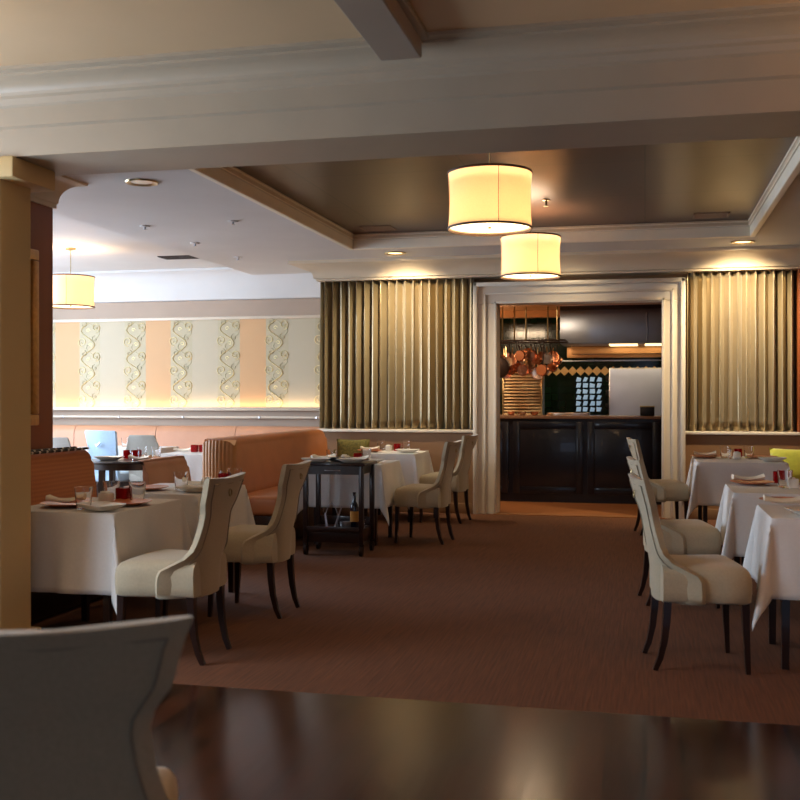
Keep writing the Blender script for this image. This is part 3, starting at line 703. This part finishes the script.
for x, y, kd, lb in ((-6.1, 12.1, 'napkin', 'rolled white napkin'), (-6.3, 11.95, 'glass', 'clear tumbler'), (-6.0, 11.95, 'cube', 'square white sugar caddy')): on(kd, (x, y, Z), lb+' '+T9)

# ------------------------------------------------------------------ banquettes
def banquette(label, x, y0, y1, top, m, seatm, depth=.50, side=1, pleat=False, braid=False, back=.26):
    """back runs along Y at X = x (its face), seat towards side*X"""
    t = thing('banquette', label, 'banquette', (x, y0, 0)); L = y1-y0; S = side
    b = B(); r = .08
    prof = [(0, .10), (S*-.02, .45), (S*-.07, top-.10)] + [(S*(-.09-r+r*math.cos(a)), top-r+r*math.sin(a)) for a in [PI/2*k/6 for k in range(7)]] + [(S*-back, top), (S*-back, .10)]
    rings = []
    for yy, k in ((0, .86), (.02, .95), (.06, 1), (L-.10, 1), (L-.03, .97), (L, .88)):
        rings.append([((px+S*back/2)*(.6+.4*k)-S*back/2, yy, .10+(z-.10)*(.93+.07*k)) for px, z in prof])
    loft(b, rings); obj('backrest', b, m, t, ang=40)
    b = B(); box(b, min(S*-.01, S*depth), max(S*-.01, S*depth), .02, L-.02, .30, .48, .045, 4); obj('seat', b, seatm, t)
    b = B(); box(b, min(0, S*(depth-.05)), max(0, S*(depth-.05)), .03, L-.03, .02, .30, .005); obj('base', b, M['leg'], t)
    if pleat:
        b = B(); W = back+.16; rings = []
        for z in [.1+(top-.01-.1)*k/14 for k in range(15)]:
            row = []; sh = min(1, (top-z)/.15+.35)**.4
            for k in range(61):
                f = k/60; a = PI*f
                row.append((S*(-back-.01+W*.72*f+.0)*1.0, -.05*math.sin(a)*sh-.008*abs(math.sin(PI*9*f))-.002, z-.05*(abs(2*f-1)**4)*(1 if z > top-.2 else 0)))
            rings.append(row+[(S*(-back-.01+W*.72), .05, z), (S*(-back-.01), .05, z)])
        loft(b, rings); obj('pleated_end', b, M['pleat'], t, ang=50)
    if braid:
        b = B(); tube(b, [(S*-.1, .03, top+.004), (S*-.1, L-.03, top+.004)], .010, 6); tube(b, [(S*-back, .03, top+.004), (S*-back, L-.03, top+.004)], .014, 6); obj('braid_trim', b, M['bandprint'], t)
    return t
banquette('orange diamond-patterned banquette behind the nearest left table, beside the brown wall', -3.86, 5.0, 6.98, .99, M['diamond'], M['orange'], depth=.34, braid=True, back=.2)
banquette('curved orange leather banquette with a pleated end behind the service trolley', -3.62, 8.85, 11.98, .99, M['orange'], M['orange'], depth=.44, pleat=True, back=.27)
banquette('low peach bench back between the two orange banquettes', -3.8, 7.72, 8.5, .86, M['peach'], M['peach'], depth=.42, back=.12)
banquette('brown banquette along the right side behind the white tables', 1.98, 4.95, 11.9, .97, M['orange'], M['peach'], depth=.46, side=-1)
t = thing('banquette', 'long peach leather banquette under the striped wallpaper', 'banquette', (0, 12.7, 0))
xs = [-9.2, -7.55, -6.35, -5.22, -4.0]
for x0, x1 in zip(xs, xs[1:]):
    b = B(); rings = []
    for xx, k in ((x0+.004, .95), (x0+.03, 1), (x1-.03, 1), (x1-.004, .95)):
        rings.append([(xx, y, .3+(z-.3)*(.99+.01*k)) for y, z in ((.16+.02*(1-k), .42), (.18, .9), (.22, .97), (.28, .99), (.42, .985), (.42, .42))])
    loft(b, rings); obj('back_cushion', b, M['peach'], t, ang=50)
b = B(); box(b, -9.2, -4.0, -.28, .2, .30, .46, .04, 3); obj('seat', b, M['peach'], t)
b = B(); box(b, -9.2, -4.0, -.22, .2, 0, .30); obj('base', b, M['leg'], t)

def pillow(label, m, loc, rot, s=(.4, .4, .13), group=None):
    b = B(); n = 14; rings = []
    def P(u, v, sg):
        e = (1-u**4)*(1-v**4); pin = 1-.08*(1-abs(u))*abs(v)**3
        return (u*s[0]/2*(1-.07*(1-v*v)*abs(u)**3), v*s[1]/2*(1-.07*(1-u*u)*abs(v)**3), sg*s[2]/2*max(e, 0)**.6)
    for sg in (1, -1):
        loft(b, [[P(-1+2*i/n, -1+2*j/n, sg) for i in range(n+1)] for j in range(n+1)], cap=False, closed=False)
    bmesh.ops.remove_doubles(b, verts=b.verts, dist=.0005)
    o = obj('throw_pillow', b, m, ang=80); o.location = loc; o.rotation_euler = rot; return tag(o, label, 'pillow', group)
pillow('olive patterned pillow on the orange banquette under the left gold curtain', M['olivepillow'], (-3.33, 11.84, .685), (math.radians(80), 0, .1))
pillow('lime green velvet pillow behind the farthest table on the right', M['greenpillow'], (1.56, 11.45, .66), (math.radians(62), 0, -.15), (.62, .4, .15))

# round dark table at the far left
t = thing('round_table', 'round dark wood table with plates in front of the pale blue chair', 'table', (-4.85, 9.35, 0))
b = B(); lathe(b, [(.001, .74), (.43, .74), (.44, .75), (.43, .762), (.001, .762)], seg=40); obj('tabletop', b, M['leg'], t)
b = B(); lathe(b, [(.36, .68), (.40, .68), (.40, .745), (.36, .745)], seg=36, closed=True); obj('apron', b, M['leg'], t)
for k in range(4):
    a = PI/4+PI/2*k+.3; b = B(); tube(b, [(.34*math.cos(a), .34*math.sin(a), .72), (.36*math.cos(a), .36*math.sin(a), 0)], [.035, .025], 4, rot=PI/4); obj('leg', b, M['leg'], t)
ZR = .764
on('dish', (-5.02, 9.2, ZR), 'white dish at the left of the round dark table')
on('red', (-4.98, 9.5, ZR), 'red glass candle holder, left one on the round dark table')
on('red', (-4.89, 9.52, ZR), 'red glass candle holder, right one on the round dark table')
on('glass', (-4.80, 9.45, ZR), 'clear tumbler right of the red holders on the round dark table')
on('glass', (-4.70, 9.55, ZR), 'clear tumbler at the back of the round dark table')
on('napkin', (-4.72, 9.25, ZR), 'rolled white napkin on the round dark table')
on('plate', (-4.62, 9.35, ZR), 'terracotta charger plate at the right of the round dark table')
on('salt', (-4.84, 9.3, ZR), 'glass shaker in the middle of the round dark table')

# ------------------------------------------------------------------ service trolley
t = thing('service_trolley', 'dark wooden service trolley on casters between the left chairs', 'trolley', (-2.62, 8.88, 0))
hx, hy = .27, .20
b = B(); box(b, -hx-.03, hx+.02, -hy-.02, hy+.02, .775, .80, .008); obj('top', b, M['leg'], t)
b = B(); box(b, -hx+.02, hx-.02, -hy+.005, hy-.005, .70, .775); obj('drawer_box', b, M['leg'], t)
b = B(); tube(b, [(-.07, -hy-.006, .735), (-.05, -hy-.018, .735), (.05, -hy-.018, .735), (.07, -hy-.006, .735)], .004, 6); obj('drawer_pull', b, M['steel'], t)
for sx in (-1, 1):
    for sy in (-1, 1):
        b = B(); box(b, sx*(hx-.02)-.02, sx*(hx-.02)+.02, sy*(hy-.02)-.02, sy*(hy-.02)+.02, .10, .78, .004); obj('leg', b, M['leg'], t)
        b = B(); lathe(b, [(.02, .085), (.022, .10)], (sx*(hx-.02), sy*(hy-.02), 0), 12)
        r = bmesh.ops.create_cone(b, cap_ends=True, segments=20, radius1=.045, radius2=.045, depth=.025); bmesh.ops.rotate(b, verts=r['verts'], matrix=Matrix.Rotation(PI/2, 3, 'Y')); bmesh.ops.translate(b, verts=r['verts'], vec=(sx*(hx-.02), sy*(hy-.02), .045))
        obj('caster', b, M['iron'], t)
b = B(); box(b, -hx+.02, hx-.02, -hy+.02, hy-.02, .11, .225, .003); obj('shelf', b, M['leg'], t)
b = B(); box(b, -hx+.02, hx-.02, -hy-.0, -hy+.014, .20, .25, .002); obj('shelf_rail', b, M['leg'], t)
b = B(); box(b, -hx+.02, hx-.02, hy-.014, hy, .20, .30, .002); obj('shelf_rail', b, M['leg'], t)
def bottle(label, x, y, z, cap=True):
    t = thing('wine_bottle', label, 'bottle', (x, y, z), group=None)
    b = B(); lathe(b, [(.034, 0), (.037, .006), (.037, .18), (.03, .21), (.014, .235), (.013, .30), (.015, .302), (.015, .315)], seg=20); obj('glass_body', b, M['bottle'], t)
    b = B(); lathe(b, [(.0376, .06), (.0376, .15), (.0373, .15), (.0373, .06)], seg=20, closed=True); obj('paper_label', b, M['label'], t)
bottle('dark blue-black bottle with amber label on the trolley shelf', -2.46, 8.80, .227)
b = B(); lathe(b, [(.03, 0), (.04, .02), (.04, .07), (.037, .07), (.036, .02)], (0, 0, 0), 16); o = obj('small_jar', b, M['glass']); o.location = (-2.415, 8.86, .227); tag(o, 'small glass jar right of the bottle on the trolley shelf', 'jar')
b = B(); lathe(b, [(.04, 0), (.05, .02), (.05, .06), (.046, .06), (.045, .02)], (0, 0, 0), 16); o = obj('metal_cup', b, M['steel']); o.location = (-2.53, 8.77, .227); tag(o, 'shiny metal cup in front of the bottle on the trolley shelf', 'cup')
t = thing('corkscrew_stand', 'silver wire stand with tools at the middle of the trolley shelf', 'stand', (-2.66, 8.78, .227))
b = B()
for s in (-1, 1): tube(b, [(s*.05, 0, .0), (s*.055, 0, .12), (s*.03, 0, .19), (0, 0, .22)], .004, 6)
tube(b, [(-.05, 0, .004), (.05, 0, .004)], .004, 6); obj('wire_frame', b, M['steel'], t)
b = B(); tube(b, [(.03, .0, .01), (.09, .01, .19)], [.009, .006], 8); obj('tool', b, M['steel'], t)
b = B(); tube(b, [(-.045, .0, .01), (-.06, .0, .13)], [.012, .008], 8); obj('tool', b, M['steel'], t)
ZC = .802
on('dish', (-2.80, 8.76, ZC), 'white dish at the left end of the service trolley top', .3)
on('napkin', (-2.80, 8.98, ZC), 'rolled napkin at the back of the service trolley top', .5)
on('dish', (-2.47, 8.76, ZC), 'white dish at the right end of the service trolley top', .1)
on('napkin', (-2.49, 9.0, ZC), 'rolled napkin at the right back of the service trolley top', .2)
b = B()
for k in range(4): lathe(b, [(.001, .006*k), (.06, .006*k), (.10, .006*k+.012), (.10, .006*k+.015), (.055, .006*k+.005)], seg=24)
o = obj('plate_stack', b, M['black']); o.location = (-2.635, 8.92, ZC); tag(o, 'small stack of dark plates in the middle of the trolley top', 'plates')

# ------------------------------------------------------------------ kitchen
KY = 16.6
b = B(); box(b, -3.0, -2.9, 13.4, 17.2, 0, 3); box(b, 1.3, 1.4, 13.4, 17.2, 0, 3)
box(b, -3.0, -2.9, 12.5, 13.4, 0, 3); box(b, 1.3, 1.4, 12.5, 13.4, 0, 3)
struct('wall_kitchen', b, mat('dark_kitchen_wall', (60, 44, 32), .5, noise=.05, scale=4), smooth=False)
b = B(); box(b, -3.0, 1.4, KY, KY+.1, 0, 3); struct('wall_kitchen_back', b, M['greentile'], smooth=False)
b = B(); box(b, -3.0, 1.4, 12.5, 17.2, 2.68, 2.8); [box(b, -3.0, 1.4, y, y+.18, 2.58, 2.68) for y in (13.9, 15.9)]; struct('ceiling', b, M['copperceil'], smooth=False)
# row of ivory diamond tiles
b = B(); x = -1.6
while x < 1.2:
    r = .075
    loft(b, [[(x+r*math.cos(PI/2*k), KY-.001, 1.78+r*math.sin(PI/2*k)) for k in range(4)], [(x+(r-.006)*math.cos(PI/2*k), KY-.009, 1.78+(r-.006)*math.sin(PI/2*k)) for k in range(4)]])
    x += .122*1.02
struct('trim_13', b, M['ivory'], smooth=False)
b = B(); box(b, -1.75, 1.2, KY-.008, KY, 1.93, 1.95); struct('trim_14', b, M['steel'], smooth=False)
# counter
CY = 13.72
t = thing('kitchen_counter', 'navy panelled counter across the kitchen opening', 'counter', (-.75, CY, 0))
hw = 1.95
b = B(); box(b, -hw, hw, .02, .6, .0, 1.09); 
obj('body', b, M['navy'], t, smooth=False)
for k in range(4):
    x0 = -hw+.06+k*.96
    b = B(); box(b, x0, x0+.9, 0, .022, .12, 1.05, .004)
    fr = .085
    for (a0, a1, z0, z1) in ((x0, x0+fr, .12, 1.05), (x0+.9-fr, x0+.9, .12, 1.05), (x0+fr, x0+.9-fr, 1.05-fr, 1.05), (x0+fr, x0+.9-fr, .12, .12+fr)): box(b, a0, a1, -.014, .002, z0, z1, .004)
    obj('panel', b, M['navy'], t)
b = B(); box(b, -hw, hw, -.03, .62, 1.09, 1.13, .006); obj('countertop', b, M['marble'], t)
# hood
M['goldsheet'] = mat('gold_toned_sheet', (222, 170, 118), .4, .35, noise=.08, scale=4)
t = thing('range_hood', 'large stainless steel range hood at the top of the kitchen opening', 'hood', (0, 15.0, 0))
X0h = -1.175
b = B(); box(b, X0h, 1.2, 0, .85, 2.13, 2.60, .006); obj('canopy', b, mat('hood_steel', (140, 150, 168), .32, .6, noise=.05, scale=5), t)
b = B(); box(b, X0h, 1.2, -.012, .85, 2.60, 2.679, .004); obj('top_band', b, mat('brown_band', (52, 36, 28), .5, noise=.05), t)
b = B(); tube(b, [(-.0+.02, -.01, 2.16), (.035, -.014, 2.3), (.02, -.01, 2.55)], .008, 6); obj('edge_seam', b, M['steel'], t)
b = B(); box(b, X0h+.1, 1.1, .9, 1.28, 2.02, 2.13, .01); obj('filter_housing', b, M['goldsheet'], t)
for k in range(3):
    b = B(); box(b, -.5+.5*k, -.1+.5*k, .25, .8, 2.122, 2.1295, .001); obj('light_panel', b, M['lens'], t)
b = B(); box(b, X0h, 1.2, 1.40, 1.55, 1.98, 2.14, .01); o = obj('wall_shelf', b, M['goldsheet']); o.location = (0, 15.0, 0); tag(o, 'copper-coloured shelf front under the hood on the tiled wall', 'shelf')
# steel cabinet, louvred stand
t = thing('steel_cabinet', 'pale stainless cabinet at the right of the kitchen opening', 'cabinet', (-.13, 15.7, 0))
b = B(); box(b, -.385, .385, 0, .7, .0, 1.80, .01); obj('body', b, M['steel'], t)
b = B(); box(b, -.37, .37, -.02, .0, .2, 1.78, .008); obj('door', b, mat('satin_steel_panel', (168, 180, 212), .45, .35, noise=.04, scale=3), t)
for z in (1.2, 1.4, 1.6):
    b = B(); box(b, -.43, -.384, .0, .05, z, z+.08, .004); obj('hinge', b, M['black'], t)
M['palebrass'] = mat('pale_brass', (226, 206, 166), .45, .5, noise=.08, scale=20)
t = thing('louvred_rack', 'brass-toned louvred rack at the left of the kitchen under the copper pans', 'rack', (-1.71, 15.05, 0))
b = B(); box(b, -.29, -.26, -.02, .3, 0, 1.72, .004); box(b, .26, .29, -.02, .3, 0, 1.72, .004); box(b, -.29, .29, -.02, .3, 1.70, 1.73, .004); obj('frame', b, M['brass'], t)
for k in range(14):
    b = B(); box(b, -.262, .262, -.02, .02, -.008, .022, .003); o = obj('slat', b, M['palebrass'], t); o.location = (0, 0, 1.12+.045*k-.0); o.rotation_euler = (math.radians(-30), 0, 0)
b = B(); box(b, -.262, .262, .05, .3, 0, 1.7); obj('back_panel', b, M['iron'], t, smooth=False)
# objects on the counter
b = B(); box(b, -.09, .09, 0, .10, 0, .12, .006); o = obj('menu_box', b, [M['black']]); o.location = (.03, CY+.06, 1.131); b = B(); box(b, -.092, .092, -.001, .101, .112, .128, .003); obj('lid', b, M['brass'], o); tag(o, 'small black box with a brass rim on the counter in front of the steel cabinet', 'box')
b = B(); box(b, -.27, .27, 0, .35, 0, .01, .003); box(b, -.27, .27, 0, .012, .01, .035, .003); box(b, -.27, .27, .338, .35, .01, .035, .003); box(b, -.27, -.258, 0, .35, .01, .035); box(b, .258, .27, 0, .35, .01, .035)
o = obj('baking_tray', b, M['tin']); o.location = (-.98, CY+.1, 1.131); tag(o, 'shiny golden baking tray on the kitchen counter', 'tray')
for k, (x, r, m, lb) in enumerate(((-1.72, .05, 'terra', 'small terracotta bowl at the left end of the kitchen counter'), (-1.58, .06, 'tin', 'shallow metal bowl second from the left on the kitchen counter'), (-1.42, .055, 'copper', 'copper bowl right of the metal bowl on the kitchen counter'))):
    b = B(); lathe(b, [(r*.5, 0), (r*.9, .02), (r, .05), (r*.94, .05), (r*.8, .02), (.001, .012)], seg=20); o = obj('bowl', b, M[m]); o.location = (x, CY+.12+.04*k, 1.131); tag(o, lb, 'bowl')
# pot rack
RY = 14.55
t = thing('pot_rack', 'iron ceiling pot rack at the left of the kitchen', 'rack', (-1.55, RY, 0))
b = B(); 
for y in (-.3, .3): tube(b, [(-.55, y, 2.14), (.5, y, 2.14)], .012, 8)
for x in (-.55, -.2, .15, .5): tube(b, [(x, -.3, 2.14), (x, .3, 2.14)], .012, 8)
obj('grid', b, M['iron'], t)
for x, y in ((-.5, -.3), (-.25, .3), (-.02, -.3), (.22, .3), (.4, -.3), (-.38, .0)):
    b = B(); tube(b, [(x, y, 2.14), (x, y, 2.68)], .011, 8); obj('hanging_rod', b, M['brass'], t)
def pan(r, h, lng, m, inner, label, loc, rz, tilt, face, group):
    t = thing('hanging_pan', label, 'pan', loc, rz, group)
    b = B(); lathe(b, [(.001, 0), (r*.86, 0), (r*.93, h*.15), (r, h), (r-.006, h), (r*.88, .012), (.001, .008)], seg=28)
    # pan hangs from its handle: base plane vertical
    bmesh.ops.rotate(b, verts=b.verts, matrix=Matrix.Rotation(PI/2*face, 3, 'X')); bmesh.ops.translate(b, verts=b.verts, vec=(0, 0, -lng-r))
    o = obj('body', b, m, t); b = B(); tube(b, [(0, -.01*face, -lng-.02), (0, -h*.8*face, -lng-.0), (0, -h*.5*face, -lng*.5), (0, 0, -.02), (0, 0, 0)], [.009, .01, .008, .008, .006], 6)
    obj('handle', b, inner, t); b = B(); tube(b, [(0, 0, -.02), (0, .015, .0), (0, 0, .03)], .004, 6); obj('hook', b, M['iron'], t); t.rotation_euler = (0, tilt, rz); return t
g = 'pans hanging from the pot rack'
pan(.15, .04, .16, M['iron'], M['iron'], 'large dark frying pan with its flat base to the camera, leftmost on the pot rack', (-1.93, RY-.43, 2.08), .1, 0, -1, g)
rnd = random.Random(11); spec = []
for k in range(25):
    row = k % 5; x = -1.96+.172*(k//5)+.03*row-.06; spec.append((x, RY-.3+.15*row, .072+.012*rnd.random(), .04+.025*rnd.random(), (.24, .05, .14, .28, .09)[(k//5*2+row) % 5], rnd.uniform(-.5, .5), rnd.uniform(-.12, .12)))
words = ['front', 'middle', 'back']
for k, (x, y, r, h, lng, rz, ti) in enumerate(spec):
    mm = (M['copper'], M['tin'], M['copper'], M['copper'])[k % 4]
    pan(r, h, lng, mm, M['brass'] if k % 2 else M['iron'], 'copper and tin saucepan hanging in the crowded cluster under the pot rack', (x, y, 2.10-(k % 2)*.04), rz, ti, (-1, 1)[k % 2], 'saucepans crowded under the pot rack')
# kitchen lamps
light('AREA', 'kitchen_ceiling_lamp', (-2.2, 12.8, 2.66), 55, (1, .72, .45), (math.radians(40), 0, 0), (.6, .2))
light('AREA', 'hood_lamp', (0, 15.5, 2.115), 6, (1, .75, .45), (0, 0, 0), (1.6, .3))
light('POINT', 'kitchen_uplight', (-2.5, 14.9, 1.9), 40, (1, .66, .36), soft=.15)

# reflection of a window in the glossy green tiles, painted as glowing panes
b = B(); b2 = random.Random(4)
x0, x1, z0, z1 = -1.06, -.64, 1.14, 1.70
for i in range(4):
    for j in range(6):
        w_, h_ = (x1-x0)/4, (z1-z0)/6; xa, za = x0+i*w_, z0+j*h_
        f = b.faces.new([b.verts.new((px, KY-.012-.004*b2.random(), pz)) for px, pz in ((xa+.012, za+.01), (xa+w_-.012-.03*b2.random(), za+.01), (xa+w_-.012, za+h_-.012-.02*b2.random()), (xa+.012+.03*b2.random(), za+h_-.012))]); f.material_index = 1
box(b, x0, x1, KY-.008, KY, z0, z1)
struct('window_6', b, [mat('dark_teal_reflection', (10, 26, 36), .1, noise=.1), mat('glowing_reflection_pane', (150, 180, 200), .3, emit=(170, 205, 235), es=.4)], smooth=False)  # no real window: stand-in for the window reflection in the tiles
